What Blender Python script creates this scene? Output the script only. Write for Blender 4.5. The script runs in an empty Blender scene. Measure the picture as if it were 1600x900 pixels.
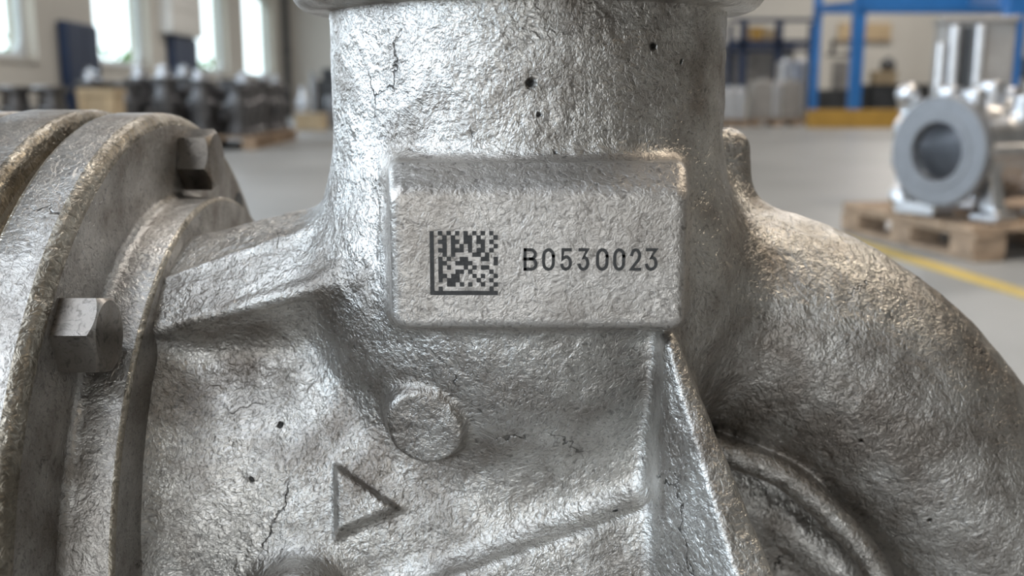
import bpy, bmesh, math, random
import numpy as np
from mathutils import Vector, Matrix

# ------------------------------------------------------------------ camera
SC = bpy.context.scene
COL = SC.collection
PITCH = math.atan(305 / 1600)
CAM = np.array([0.0, 0.0, 0.59])
_F = np.array([0, math.cos(PITCH), -math.sin(PITCH)])
_U = np.array([0, math.sin(PITCH), math.cos(PITCH)])
cd = bpy.data.cameras.new('camera')
cd.lens = 36.0
cd.sensor_width = 36.0
cd.clip_start = 0.02
cd.dof.use_dof = True
cd.dof.focus_distance = 0.50
cd.dof.aperture_fstop = 6.8
cam = bpy.data.objects.new('camera', cd)
COL.objects.link(cam)
cam.location = CAM
cam.rotation_euler = (math.pi / 2 - PITCH, 0, 0)
SC.camera = cam

# ------------------------------------------------------------------ world, lights, exposure
SC.view_settings.view_transform = 'Standard'
SC.view_settings.look = 'None'
SC.view_settings.gamma = 1
SC.view_settings.exposure = -0.45
wd = bpy.data.worlds.new('world')
SC.world = wd
wd.use_nodes = True
bgn = wd.node_tree.nodes['Background']
bgn.inputs[0].default_value = (0.86, 0.94, 1.0, 1)
bgn.inputs[1].default_value = 4.0


def area(name, loc, target, sx, sy, power, col):
    l = bpy.data.lights.new(name, 'AREA')
    l.shape = 'RECTANGLE'
    l.size, l.size_y = sx, sy
    l.energy = power
    l.color = col
    o = bpy.data.objects.new(name, l)
    COL.objects.link(o)
    o.location = loc
    d = Vector(target) - Vector(loc)
    o.rotation_euler = d.to_track_quat('-Z', 'Z' if abs(d.normalized().z) < 0.99 else 'Y').to_euler()
    return o


COOL = (0.68, 0.83, 1.0)
WARM = (1.0, 0.86, 0.68)
NEUT = (1.0, 0.95, 0.89)
# daylight coming in through the windows of the left wall (beside and ahead of the pump)
WALL_K = 0.05
for y, pw in ((-3.2, 210), (0.3, 300), (4.2, 150), (9.8, 90), (14.1, 90), (19.2, 90), (23.7, 90)):
    xw = -4.5 - WALL_K * y
    area('window_daylight', (xw + 0.03, y, 1.9), (xw + 4, y + 0.2, 1.6), 2.0, 1.8, pw, COOL)
# high-bay lamps under the ceiling
for x, y, pw, c in ((4.0, 3.0, 210, WARM), (4.0, -2.5, 45, WARM), (-1.5, 8.0, 170, NEUT), (5.0, 10.0, 220, NEUT),
                    (-1.0, 15.5, 170, NEUT), (7.0, 17.0, 260, NEUT), (1.0, 23.0, 260, NEUT), (9.0, 23.5, 260, NEUT), (0.2, 3.0, 90, NEUT)):
    area('high_bay_lamp', (x, y, 5.3), (x, y, 0), 1.3, 0.7, pw, c)
# roof light above the pump, then a fill light added behind the camera
area('overhead_light', (-2.6, 0.3, 5.9), (-2.2, 0.3, 0), 1.6, 4.5, 190, (0.78, 0.88, 1.0))
area('overhead_light', (-3.0, -4.0, 5.9), (-3.0, -4.0, 0), 1.6, 4.0, 290, (0.84, 0.91, 1.0))
# front fill light added at an unseen opening behind the camera
area('front_fill', (-1.2, -7.4, 1.7), (-0.6, 0, 0.9), 3.6, 3.0, 75, (1.0, 0.95, 0.89))


def ray(px, py):
    return _F + np.array([1.0, 0, 0]) * (px - 800) / 1600 + _U * (450 - py) / 1600


def at(px, py, Y):
    v = ray(px, py)
    return CAM + v * (Y / v[1])


def gnd(px, py):
    v = ray(px, py)
    return CAM + v * (-CAM[2] / v[2])


# ------------------------------------------------------------------ materials
def nd(nt, t, **kw):
    n = nt.nodes.new(t)
    for k, v in kw.items():
        setattr(n, k, v)
    return n


def mat_simple(name, col, rough=0.6, metal=0.0, var=0.12, scale=8.0, bump=0.0, bscale=60.0, grime=0.0):
    m = bpy.data.materials.new(name)
    m.use_nodes = True
    nt = m.node_tree
    b = nt.nodes['Principled BSDF']
    tc = nd(nt, 'ShaderNodeTexCoord')
    no = nd(nt, 'ShaderNodeTexNoise')
    no.inputs['Scale'].default_value = scale
    no.inputs['Detail'].default_value = 5
    nt.links.new(tc.outputs['Object'], no.inputs['Vector'])
    mp = nd(nt, 'ShaderNodeMapRange')
    mp.inputs['From Min'].default_value = 0.3
    mp.inputs['From Max'].default_value = 0.7
    mp.inputs['To Min'].default_value = 1 - var
    mp.inputs['To Max'].default_value = 1 + var
    nt.links.new(no.outputs[0], mp.inputs[0])
    mx = nd(nt, 'ShaderNodeVectorMath', operation='SCALE')
    mx.inputs[0].default_value = col[:3]
    nt.links.new(mp.outputs[0], mx.inputs['Scale'])
    nt.links.new(mx.outputs[0], b.inputs['Base Color'])
    b.inputs['Roughness'].default_value = rough
    b.inputs['Metallic'].default_value = metal
    if bump:
        n2 = nd(nt, 'ShaderNodeTexNoise')
        n2.inputs['Scale'].default_value = bscale
        n2.inputs['Detail'].default_value = 4
        nt.links.new(tc.outputs['Object'], n2.inputs['Vector'])
        bp = nd(nt, 'ShaderNodeBump')
        bp.inputs['Strength'].default_value = 1
        bp.inputs['Distance'].default_value = bump
        nt.links.new(n2.outputs[0], bp.inputs['Height'])
        nt.links.new(bp.outputs[0], b.inputs['Normal'])
    return m


def mat_cast(name, col, stain, rough=0.36, ripple=0.00085, rscale=480.0, pits=(), cracks=True, fine=0.00012):
    """raw sand-cast alloy: rippled skin, brown-grey handling stains, fine dark specks, blow holes and hairline cracks"""
    m = bpy.data.materials.new(name)
    m.use_nodes = True
    nt = m.node_tree
    L = nt.links.new
    b = nt.nodes['Principled BSDF']
    b.inputs['Metallic'].default_value = 1.0
    geo = nd(nt, 'ShaderNodeNewGeometry')
    P = geo.outputs['Position']

    def noise(scale, detail=3, dist=0.0, rough_=0.5, vec=None):
        n = nd(nt, 'ShaderNodeTexNoise')
        n.inputs['Scale'].default_value = scale
        n.inputs['Detail'].default_value = detail
        n.inputs['Distortion'].default_value = dist
        n.inputs['Roughness'].default_value = rough_
        L(vec or P, n.inputs['Vector'])
        return n

    def rng(sock, a, c, lo, hi):
        r = nd(nt, 'ShaderNodeMapRange')
        for k, v in (('From Min', a), ('From Max', c), ('To Min', lo), ('To Max', hi)):
            r.inputs[k].default_value = v
        L(sock, r.inputs[0])
        return r.outputs[0]

    def mth(op, a, c=None, clamp=False):
        n = nd(nt, 'ShaderNodeMath', operation=op, use_clamp=clamp)
        for i, v in enumerate((a, c)):
            if v is None:
                continue
            if isinstance(v, (int, float)):
                n.inputs[i].default_value = v
            else:
                L(v, n.inputs[i])
        return n.outputs[0]

    # ripples of the sand skin, stretched differently from place to place
    warp = noise(26, 2)
    wv = nd(nt, 'ShaderNodeVectorMath', operation='MULTIPLY_ADD')
    L(warp.outputs['Color'], wv.inputs[0])
    wv.inputs[1].default_value = (0.018, 0.018, 0.018)
    L(P, wv.inputs[2])
    r1 = noise(rscale, 2.5, 0.9, 0.55, wv.outputs[0])
    r2 = noise(rscale * 0.33, 2, 0.6, 0.5)
    r3 = noise(rscale * 3.2, 2, 0.0, 0.6)
    h = mth('MULTIPLY', r1.outputs[0], ripple)
    h = mth('ADD', h, mth('MULTIPLY', r2.outputs[0], ripple * 1.7))
    h = mth('ADD', h, mth('MULTIPLY', r3.outputs[0], fine))
    # colour
    s1 = noise(11, 5, 0.4)
    s2 = noise(46, 4, 0.2)
    sm = mth('ADD', mth('MULTIPLY', s1.outputs[0], 0.65), mth('MULTIPLY', s2.outputs[0], 0.35))
    mask = rng(sm, 0.42, 0.60, 0.0, 1.0)
    mix = nd(nt, 'ShaderNodeMix', data_type='RGBA')
    L(mask, mix.inputs[0])
    mix.inputs[6].default_value = (*col, 1)
    mix.inputs[7].default_value = (*stain, 1)
    c = mix.outputs[2]
    # colour darkened in the low spots of the ripples to raise local contrast
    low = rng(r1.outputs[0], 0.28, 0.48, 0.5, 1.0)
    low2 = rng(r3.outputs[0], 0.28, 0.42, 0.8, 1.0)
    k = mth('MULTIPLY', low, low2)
    if cracks:
        vo = nd(nt, 'ShaderNodeTexVoronoi', feature='DISTANCE_TO_EDGE')
        vo.inputs['Scale'].default_value = 17
        wv2 = nd(nt, 'ShaderNodeVectorMath', operation='MULTIPLY_ADD')
        w2 = noise(120, 3)
        L(w2.outputs['Color'], wv2.inputs[0])
        wv2.inputs[1].default_value = (0.016, 0.016, 0.016)
        L(P, wv2.inputs[2])
        L(wv2.outputs[0], vo.inputs['Vector'])
        line = rng(vo.outputs['Distance'], 0.003, 0.012, 1.0, 0.0)
        where = rng(noise(19, 2).outputs[0], 0.59, 0.65, 0.0, 1.0)
        cr = mth('MULTIPLY', line, where, True)
        k = mth('MULTIPLY', k, mth('SUBTRACT', 1.0, mth('MULTIPLY', cr, 0.8)))
        h = mth('SUBTRACT', h, mth('MULTIPLY', cr, 0.0006))
    if len(pits):
        wob = noise(240, 2)
        pv = nd(nt, 'ShaderNodeVectorMath', operation='MULTIPLY_ADD')
        L(wob.outputs['Color'], pv.inputs[0])
        pv.inputs[1].default_value = (0.003, 0.003, 0.003)
        L(P, pv.inputs[2])
        acc = None
        for (q, rad) in pits:
            dd = nd(nt, 'ShaderNodeVectorMath', operation='DISTANCE')
            L(pv.outputs[0], dd.inputs[0])
            dd.inputs[1].default_value = tuple(float(t) + 0.0015 for t in q)
            e = rng(dd.outputs['Value'], rad * 0.6, rad * 1.15, 1.0, 0.0)
            acc = e if acc is None else mth('MAXIMUM', acc, e)
        k = mth('MULTIPLY', k, mth('SUBTRACT', 1.0, mth('MULTIPLY', acc, 0.93)))
        h = mth('SUBTRACT', h, mth('MULTIPLY', acc, 0.0016))
    vs = nd(nt, 'ShaderNodeVectorMath', operation='SCALE')
    L(c, vs.inputs[0])
    L(k, vs.inputs['Scale'])
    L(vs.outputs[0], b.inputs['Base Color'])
    L(rng(s2.outputs[0], 0.3, 0.7, rough - 0.05, rough + 0.12), b.inputs['Roughness'])
    bp = nd(nt, 'ShaderNodeBump')
    bp.inputs['Strength'].default_value = 1
    bp.inputs['Distance'].default_value = 1.0
    L(h, bp.inputs['Height'])
    L(bp.outputs[0], b.inputs['Normal'])
    return m


M = {}
M['pad'] = mat_cast('cast_alloy_pad', (0.50, 0.47, 0.44), (0.36, 0.325, 0.29), rough=0.42, ripple=0.00042, rscale=430, cracks=False)
M['flange'] = mat_cast('cast_alloy_flange', (0.53, 0.51, 0.485), (0.26, 0.232, 0.205), rough=0.38, ripple=0.00055, rscale=430)
M['edge'] = mat_cast('grimy_flange_edge', (0.40, 0.36, 0.30), (0.19, 0.165, 0.13), rough=0.34, ripple=0.0011, rscale=260, cracks=False)
M['bolt'] = mat_cast('bolt_steel', (0.30, 0.275, 0.25), (0.18, 0.155, 0.13), rough=0.32, ripple=0.00006, rscale=260, cracks=False, fine=0.00002)
M['etch'] = mat_simple('laser_etched_dark', (0.035, 0.034, 0.033), 0.55, 0.3, 0.35, 900)
M['groove'] = mat_cast('rusty_joint', (0.40, 0.34, 0.25), (0.28, 0.22, 0.14), rough=0.4, ripple=0.001, rscale=230, cracks=False)
M['alu'] = mat_simple('pale_cast_alloy', (0.60, 0.60, 0.61), 0.34, 1.0, 0.12, 14, 0.0012, 90)
M['machined'] = mat_simple('machined_face', (0.21, 0.212, 0.22), 0.5, 0.5, 0.08, 20)
M['iron'] = mat_simple('dark_cast_iron', (0.125, 0.12, 0.12), 0.38, 0.85, 0.25, 9, 0.002, 50)
M['grey_iron'] = mat_simple('grey_cast_iron', (0.33, 0.31, 0.29), 0.5, 0.6, 0.15, 9, 0.002, 50)
M['wood'] = mat_simple('pallet_wood', (0.30, 0.21, 0.14), 0.8, 0, 0.3, 12, 0.001, 80)
M['wood_pale'] = mat_simple('pale_wood', (0.48, 0.36, 0.22), 0.75, 0, 0.2, 10, 0.001, 80)
M['carton'] = mat_simple('tan_crate', (0.42, 0.32, 0.20), 0.8, 0, 0.15, 6)
M['blue'] = mat_simple('blue_rack_paint', (0.025, 0.15, 0.42), 0.4, 0, 0.1, 5)
M['navy'] = mat_simple('navy_paint', (0.012, 0.028, 0.075), 0.45, 0, 0.15, 4)
M['yellow'] = mat_simple('ochre_paint', (0.44, 0.25, 0.045), 0.5, 0, 0.15, 5)
M['wall'] = mat_simple('plaster_wall', (0.56, 0.53, 0.48), 0.9, 0, 0.06, 0.6)
M['ceil'] = mat_simple('ceiling_sheet', (0.28, 0.28, 0.28), 0.9, 0, 0.05, 0.5)
M['floor'] = mat_simple('concrete_floor', (0.285, 0.28, 0.27), 0.42, 0, 0.16, 0.9)
M['linepaint'] = mat_simple('yellow_line_paint', (0.52, 0.38, 0.12), 0.6, 0, 0.2, 5)
M['frame'] = mat_simple('window_frame_paint', (0.62, 0.66, 0.70), 0.5, 0, 0.05, 3)
M['white'] = mat_simple('white_board', (0.72, 0.70, 0.66), 0.7, 0, 0.05, 3)
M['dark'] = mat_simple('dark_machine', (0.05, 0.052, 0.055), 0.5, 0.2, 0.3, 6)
M['lamp'] = mat_simple('lamp_housing', (0.3, 0.3, 0.3), 0.5, 0.5, 0.05, 3)
M['hedge'] = mat_simple('hedge_green', (0.10, 0.22, 0.05), 0.8, 0, 0.4, 3)
M['lawn'] = mat_simple('yard_ground', (0.30, 0.32, 0.22), 0.9, 0, 0.2, 0.5)
g = bpy.data.materials.new('window_glass')
g.use_nodes = True
nt = g.node_tree
nt.nodes.remove(nt.nodes['Principled BSDF'])
tr, gl, ms = nd(nt, 'ShaderNodeBsdfTransparent'), nd(nt, 'ShaderNodeBsdfGlossy'), nd(nt, 'ShaderNodeMixShader')
gl.inputs['Roughness'].default_value = 0.02
tr.inputs[0].default_value = (0.93, 0.96, 0.95, 1)
ms.inputs[0].default_value = 0.06
nt.links.new(tr.outputs[0], ms.inputs[1])
nt.links.new(gl.outputs[0], ms.inputs[2])
nt.links.new(ms.outputs[0], nt.nodes['Material Output'].inputs[0])
M['glass'] = g


# ------------------------------------------------------------------ helpers
def thing(name, label, cat, loc=(0, 0, 0), rz=0.0, group=None):
    o = bpy.data.objects.new(name, None)
    COL.objects.link(o)
    o.empty_display_size = 0.05
    o.location = tuple(float(v) for v in loc)
    o.rotation_euler = (0, 0, rz)
    o['label'] = label
    o['category'] = cat
    if group:
        o['group'] = group
    return o


def tag(o, label, cat, group=None):
    o['label'] = label
    o['category'] = cat
    if group:
        o['group'] = group
    return o


def copy_tree(o, parent=None):
    c = o.copy()
    COL.objects.link(c)
    if parent:
        c.parent = parent
    for ch in list(o.children):
        copy_tree(ch, c)
    return c


class MB:
    """collects shapes, then links them as ONE mesh object"""

    def __init__(s):
        s.v, s.f = [], []

    def add(s, vs, fs, T=None):
        n = len(s.v)
        for v in vs:
            v = Vector([float(t) for t in v])
            s.v.append(tuple(T @ v) if T else tuple(v))
        s.f += [tuple(i + n for i in f) for f in fs]
        return s

    def box(s, x0, x1, y0, y1, z0, z1, T=None):
        vs = [(x, y, z) for x in (x0, x1) for y in (y0, y1) for z in (z0, z1)]
        return s.add(vs, [(0, 1, 3, 2), (4, 6, 7, 5), (0, 4, 5, 1), (2, 3, 7, 6), (0, 2, 6, 4), (1, 5, 7, 3)], T)

    def lathe(s, prof, n=48, T=None, cap0=True, cap1=True):
        """prof = [(radius, height)] about local Z"""
        vs, fs = [], []
        for r, z in prof:
            for k in range(n):
                a = 2 * math.pi * k / n
                vs.append((r * math.cos(a), r * math.sin(a), z))
        m = len(prof)
        for i in range(m - 1):
            for k in range(n):
                a, b_ = i * n + k, i * n + (k + 1) % n
                fs.append((a, b_, b_ + n, a + n))
        if cap0:
            fs.append(tuple(range(n - 1, -1, -1)))
        if cap1:
            fs.append(tuple((m - 1) * n + k for k in range(n)))
        return s.add(vs, fs, T)

    def poly(s, pts, z0, z1, T=None):
        """outline pts (x,y) counter-clockwise, extruded z0..z1"""
        n = len(pts)
        vs = [(x, y, z0) for x, y in pts] + [(x, y, z1) for x, y in pts]
        fs = [tuple(range(n - 1, -1, -1)), tuple(range(n, 2 * n))]
        fs += [(i, (i + 1) % n, n + (i + 1) % n, n + i) for i in range(n)]
        return s.add(vs, fs, T)

    def mesh(s, name, smooth=False):
        me = bpy.data.meshes.new(name)
        me.from_pydata(s.v, [], s.f)
        me.update()
        if smooth:
            me.polygons.foreach_set('use_smooth', [True] * len(me.polygons))
        return me

    def build(s, name, m, parent=None, bevel=0.0, smooth=False, seg=2):
        me = s.mesh(name, smooth or bevel > 0)
        me.materials.append(m)
        o = bpy.data.objects.new(name, me)
        COL.objects.link(o)
        if parent:
            o.parent = parent
        if bevel:
            bm_ = o.modifiers.new('bevel', 'BEVEL')
            bm_.width = bevel
            bm_.segments = seg
            bm_.limit_method = 'ANGLE'
            bm_.angle_limit = 0.6
        if smooth or bevel:
            w = o.modifiers.new('wn', 'WEIGHTED_NORMAL') if bevel else None
            try:
                me.set_sharp_from_angle(angle=0.7)
            except Exception:
                pass
        return o


def struct(o, kind='structure'):
    o['kind'] = kind
    return o


# ------------------------------------------------------------------ implicit casting engine
def smin(a, b, k):
    h = np.maximum(k - np.abs(a - b), 0) / k
    return np.minimum(a, b) - h * h * k * 0.25


def smax(a, b, k):
    return -smin(-a, -b, k)


def hull_planes(pts):
    """half-spaces of the convex hull of a handful of points"""
    pts = np.array(pts, float)
    out = []
    n = len(pts)
    for i in range(n):
        for j in range(i + 1, n):
            for k in range(j + 1, n):
                nn = np.cross(pts[j] - pts[i], pts[k] - pts[i])
                l = np.linalg.norm(nn)
                if l < 1e-9:
                    continue
                nn /= l
                d = pts @ nn - pts[i] @ nn
                for sgn in (1, -1):
                    if (d * sgn < 1e-5).all():
                        q = (*(nn * sgn), (pts[i] @ nn) * sgn)
                        if not any(np.abs(np.array(q) - np.array(o)).max() < 1e-4 for o in out):
                            out.append(q)
    return out


def sd_hull(planes, x, y, z, k):
    d = None
    for a, b, c, w in planes:
        e = a * x + b * y + c * z - w
        d = e if d is None else smax(d, e, k)
    return d


def sd_tube(pts, x, y, z, k=0.02):
    """polyline of (point, radius)"""
    d = None
    for (p, r0), (q, r1) in zip(pts[:-1], pts[1:]):
        p, q = np.array(p), np.array(q)
        ab = q - p
        L2 = float(ab @ ab)
        t = np.clip(((x - p[0]) * ab[0] + (y - p[1]) * ab[1] + (z - p[2]) * ab[2]) / L2, 0, 1)
        e = np.sqrt((x - p[0] - t * ab[0]) ** 2 + (y - p[1] - t * ab[1]) ** 2 + (z - p[2] - t * ab[2]) ** 2) - (r0 + t * (r1 - r0))
        d = e if d is None else (smin(d, e, k) if k else np.minimum(d, e))
    return d


def smooth_path(pts, n=6):
    """Catmull-Rom through (point, radius)"""
    a = np.array([[*p, r] for p, r in pts], float)
    a = np.vstack([2 * a[0] - a[1], a, 2 * a[-1] - a[-2]])
    out = []
    for i in range(1, len(a) - 2):
        for t in np.linspace(0, 1, n, endpoint=False):
            p0, p1, p2, p3 = a[i - 1:i + 3]
            out.append(0.5 * (2 * p1 + (p2 - p0) * t + (2 * p0 - 5 * p1 + 4 * p2 - p3) * t * t + (3 * p1 - p0 - 3 * p2 + p3) * t ** 3))
    out.append(a[-2])
    return [(q[:3], float(q[3])) for q in out]


def value_noise(p, scale, seed=0):
    q = p * scale + seed * 17.31
    i = np.floor(q).astype(np.int64)
    f = (q - i).astype(np.float32)
    f = f * f * (3 - 2 * f)
    out = 0
    for dx in (0, 1):
        for dy in (0, 1):
            for dz in (0, 1):
                h = ((i[:, 0] + dx) * 73856093) ^ ((i[:, 1] + dy) * 19349663) ^ ((i[:, 2] + dz) * 83492791) ^ (seed * 2654435)
                h = (h ^ (h >> 13)) * 1274126177
                h = ((h ^ (h >> 16)) & 0xFFFF).astype(np.float32) / 65535.0
                out = out + h * (f[:, 0] if dx else 1 - f[:, 0]) * (f[:, 1] if dy else 1 - f[:, 1]) * (f[:, 2] if dz else 1 - f[:, 2])
    return out - 0.5


def implicit_mesh(fn, lo, hi, h, B=8):
    """surface nets on a block-sparse grid, vertices pulled onto the surface; returns verts, quads, normals"""
    lo, hi = np.array(lo, float), np.array(hi, float)
    nb = np.ceil((hi - lo) / (h * B)).astype(int)
    n = nb * B
    c = [lo[i] + (np.arange(nb[i]) * B + (B - 1) / 2) * h for i in range(3)]
    X, Y, Z = [a.astype(np.float32).ravel() for a in np.meshgrid(*c, indexing='ij')]
    cv = fn(X, Y, Z)
    D = np.repeat(np.repeat(np.repeat(cv.reshape(nb), B, 0), B, 1), B, 2).astype(np.float32)
    act = np.abs(cv) < h * B * 1.45
    idx = np.argwhere(act.reshape(nb))
    off = np.stack(np.meshgrid(*[np.arange(B)] * 3, indexing='ij'), -1).reshape(-1, 3)
    for s in range(0, len(idx), 800):
        g_ = (idx[s:s + 800, None, :] * B + off[None]).reshape(-1, 3)
        p = (lo + g_ * h).astype(np.float32)
        D[g_[:, 0], g_[:, 1], g_[:, 2]] = fn(p[:, 0], p[:, 1], p[:, 2])
    S = D < 0
    cnt = np.zeros(n - 1, np.uint8)
    for dx in (0, 1):
        for dy in (0, 1):
            for dz in (0, 1):
                cnt += S[dx:n[0] - 1 + dx, dy:n[1] - 1 + dy, dz:n[2] - 1 + dz]
    cells = np.argwhere((cnt > 0) & (cnt < 8))
    vid = np.full(n - 1, -1, np.int32)
    vid[cells[:, 0], cells[:, 1], cells[:, 2]] = np.arange(len(cells))
    acc = np.zeros((len(cells), 3))
    wsum = np.zeros(len(cells))
    for ax in range(3):
        o1, o2 = [a for a in range(3) if a != ax]
        for a in (0, 1):
            for b in (0, 1):
                p0 = cells.copy()
                p0[:, o1] += a
                p0[:, o2] += b
                p1 = p0.copy()
                p1[:, ax] += 1
                d0 = D[p0[:, 0], p0[:, 1], p0[:, 2]]
                d1 = D[p1[:, 0], p1[:, 1], p1[:, 2]]
                cr = (d0 < 0) != (d1 < 0)
                t = np.where(cr, d0 / np.where(cr, d0 - d1, 1), 0)
                q = p0.astype(float)
                q[:, ax] += t
                acc += q * cr[:, None]
                wsum += cr
    V = lo + acc / wsum[:, None] * h
    quads = []
    for ax in range(3):
        o1, o2 = (ax + 1) % 3, (ax + 2) % 3
        sl0, sl1 = [slice(None)] * 3, [slice(None)] * 3
        sl0[ax], sl1[ax] = slice(0, n[ax] - 1), slice(1, n[ax])
        e = np.argwhere(S[tuple(sl0)] != S[tuple(sl1)])
        e = e[(e[:, o1] > 0) & (e[:, o2] > 0) & (e[:, o1] < n[o1] - 1) & (e[:, o2] < n[o2] - 1)]
        ids = []
        for a, b in ((1, 1), (0, 1), (0, 0), (1, 0)):
            q = e.copy()
            q[:, o1] -= a
            q[:, o2] -= b
            ids.append(vid[q[:, 0], q[:, 1], q[:, 2]])
        ids = np.stack(ids, 1)
        inside = S[e[:, 0], e[:, 1], e[:, 2]]
        ids[~inside] = ids[~inside][:, ::-1]
        quads.append(ids)
    Q = np.vstack(quads)
    Q = Q[(Q >= 0).all(1)]
    N = None
    for it in range(3):
        eps = h * 0.5
        p = V.astype(np.float64)
        G = np.zeros_like(p)
        base = 0
        for k in ((1, -1, -1), (-1, -1, 1), (-1, 1, -1), (1, 1, 1)):
            d = fn(*(p + np.array(k) * eps).T)
            G += np.array(k) * d[:, None]
            base = base + d
        G /= 4 * eps
        gl_ = np.maximum(np.linalg.norm(G, axis=1, keepdims=True), 0.3)
        N = G / gl_
        if it < 2:
            d = fn(*p.T)
            stp = np.clip(d[:, None] / gl_, -h, h)
            V = V - N * stp
    N /= np.maximum(np.linalg.norm(N, axis=1, keepdims=True), 1e-9)
    return V, Q, N


def mesh_object(name, V, Q, N, m, parent, origin):
    used = np.unique(Q)
    remap = np.full(len(V), -1)
    remap[used] = np.arange(len(used))
    me = bpy.data.meshes.new(name)
    vv = (V[used] - np.array(origin)).astype(np.float32)
    q = remap[Q].astype(np.int32)
    me.vertices.add(len(vv))
    me.vertices.foreach_set('co', vv.ravel())
    me.loops.add(q.size)
    me.loops.foreach_set('vertex_index', q.ravel())
    me.polygons.add(len(q))
    me.polygons.foreach_set('loop_start', np.arange(0, q.size, 4, dtype=np.int32))
    me.polygons.foreach_set('loop_total', np.full(len(q), 4, dtype=np.int32))
    me.update(calc_edges=True)
    me.polygons.foreach_set('use_smooth', [True] * len(q))
    me.normals_split_custom_set_from_vertices(N[used].astype(np.float32))
    me.materials.append(m)
    o = bpy.data.objects.new(name, me)
    COL.objects.link(o)
    if parent:
        o.parent = parent
    return o


# ------------------------------------------------------------------ the hall
def wall_pt(s, out, z):
    """left wall frame: s along the wall, out = metres outwards"""
    return (-4.5 - WALL_K * s - out, s - WALL_K * out, z)


def wall_box(mb, s0, s1, o0, o1, z0, z1):
    vs = [wall_pt(s, o, z) for s in (s0, s1) for o in (o0, o1) for z in (z0, z1)]
    mb.add(vs, [(0, 1, 3, 2), (4, 6, 7, 5), (0, 4, 5, 1), (2, 3, 7, 6), (0, 2, 6, 4), (1, 5, 7, 3)])


Z0, Z1, HC = 0.94, 2.75, 6.0
WIN = [(-4.2, -2.2), (-0.7, 1.3), (3.2, 5.2), (8.7, 11.2), (13.0, 15.3), (17.9, 20.45), (22.0, 25.4)]
mb = MB()
prev = -8.0
for a, b in WIN:
    wall_box(mb, prev, a, 0, 0.3, 0, HC)
    wall_box(mb, a, b, 0, 0.3, 0, Z0)
    wall_box(mb, a, b, 0, 0.3, Z1, HC)
    prev = b
wall_box(mb, prev, 27.2, 0, 0.3, 0, HC)
struct(mb.build('wall_left', M['wall']))
struct(MB().box(-6.2, 14.0, 27.0, 27.3, 0, HC).build('wall_back', M['wall']))
struct(MB().box(14.0, 14.3, -8.0, 27.3, 0, HC).build('wall_right', M['wall']))
mb = MB().box(-4.4, -3.1, -8.3, -8.0, 0, HC).box(0.7, 14.3, -8.3, -8.0, 0, HC).box(-3.1, 0.7, -8.3, -8.0, 3.3, HC)
struct(mb.build('wall_front', M['wall']))
struct(MB().box(-6.3, 14.3, -8.3, 27.3, -0.2, 0).build('floor', M['floor']))
struct(MB().box(-6.3, 14.3, -8.3, 27.3, HC, HC + 0.2).build('ceiling', M['ceil']))
struct(MB().box(-60, -6.35, -20, 60, -0.3, -0.1).build('ground_outside', M['lawn']))


def rrect(s0, s1, z0, z1, r, n=5):
    out = []
    for cx, cz, a0 in ((s1 - r, z1 - r, 0), (s0 + r, z1 - r, 90), (s0 + r, z0 + r, 180), (s1 - r, z0 + r, 270)):
        for k in range(n + 1):
            a = math.radians(a0 + 90 * k / n)
            out.append((cx + r * math.cos(a), cz + r * math.sin(a)))
    return out


for i, (a, b) in enumerate(WIN):
    inner = rrect(a + 0.07, b - 0.07, Z0 + 0.07, Z1 - 0.07, 0.22)
    outer = []
    for s, z in inner:  # push each point out to the opening
        cs, cz = (a + b) / 2, (Z0 + Z1) / 2
        f = min((b - a) / 2 / max(abs(s - cs), 1e-6), (Z1 - Z0) / 2 / max(abs(z - cz), 1e-6))
        outer.append((cs + (s - cs) * f, cz + (z - cz) * f))
    n = len(inner)
    vs = [wall_pt(s, o, z) for o in (0.13, 0.19) for ring in (outer, inner) for s, z in ring]
    fs = []
    for k in range(n):
        j = (k + 1) % n
        fs += [(k, j, n + j, n + k), (2 * n + k, 3 * n + k, 3 * n + j, 2 * n + j), (n + k, n + j, 3 * n + j, 3 * n + k), (k, 2 * n + k, 2 * n + j, j)]
    root = struct(MB().add(vs, fs).build('window_%d' % (i + 1), M['frame']))
    pane = MB()
    wall_box(pane, a + 0.05, b - 0.05, 0.155, 0.165, Z0 + 0.05, Z1 - 0.05)
    pane.build('pane', M['glass'], root)
    sill = MB()
    wall_box(sill, a - 0.03, b + 0.03, -0.03, 0.13, Z0 - 0.04, Z0 + 0.004)
    sill.build('window_sill', M['wall'], root)

rnd = random.Random(4)
mb = MB()
for k in range(900):  # clipped hedge of small leaf clumps beyond the windows
    y = rnd.uniform(-6, 60)
    x = -18 + rnd.gauss(0, 0.8)
    z = rnd.uniform(0, 2.4)
    s = rnd.uniform(0.15, 0.4)
    vs = [(x + s * rnd.uniform(-1, 1), y + s * rnd.uniform(-1, 1), z + s * rnd.uniform(-1, 1)) for _ in range(5)]
    mb.add(vs, [(0, 1, 2), (0, 2, 3), (0, 3, 4), (1, 2, 4), (1, 3, 4)])
o = struct(mb.build('hedge', M['hedge']), 'stuff')
o['label'] = 'pale green hedge outside the hall windows'

# painted floor line
A, Bq = gnd(1345, 381), gnd(1640, 472)
d = (Bq - A) / np.linalg.norm(Bq - A)
A = A - d * 1.0
Bq = Bq + d * 1.5
nn = np.array([-d[1], d[0], 0]) * 0.045
mb = MB()
mb.add([A - nn + [0, 0, .001], Bq - nn + [0, 0, .001], Bq + nn + [0, 0, .001], A + nn + [0, 0, .001],
        A - nn + [0, 0, .003], Bq - nn + [0, 0, .003], Bq + nn + [0, 0, .003], A + nn + [0, 0, .003]],
       [(0, 3, 2, 1), (4, 5, 6, 7), (0, 1, 5, 4), (1, 2, 6, 5), (2, 3, 7, 6), (3, 0, 4, 7)])
o = struct(mb.build('floor_marking', M['linepaint']))

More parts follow.
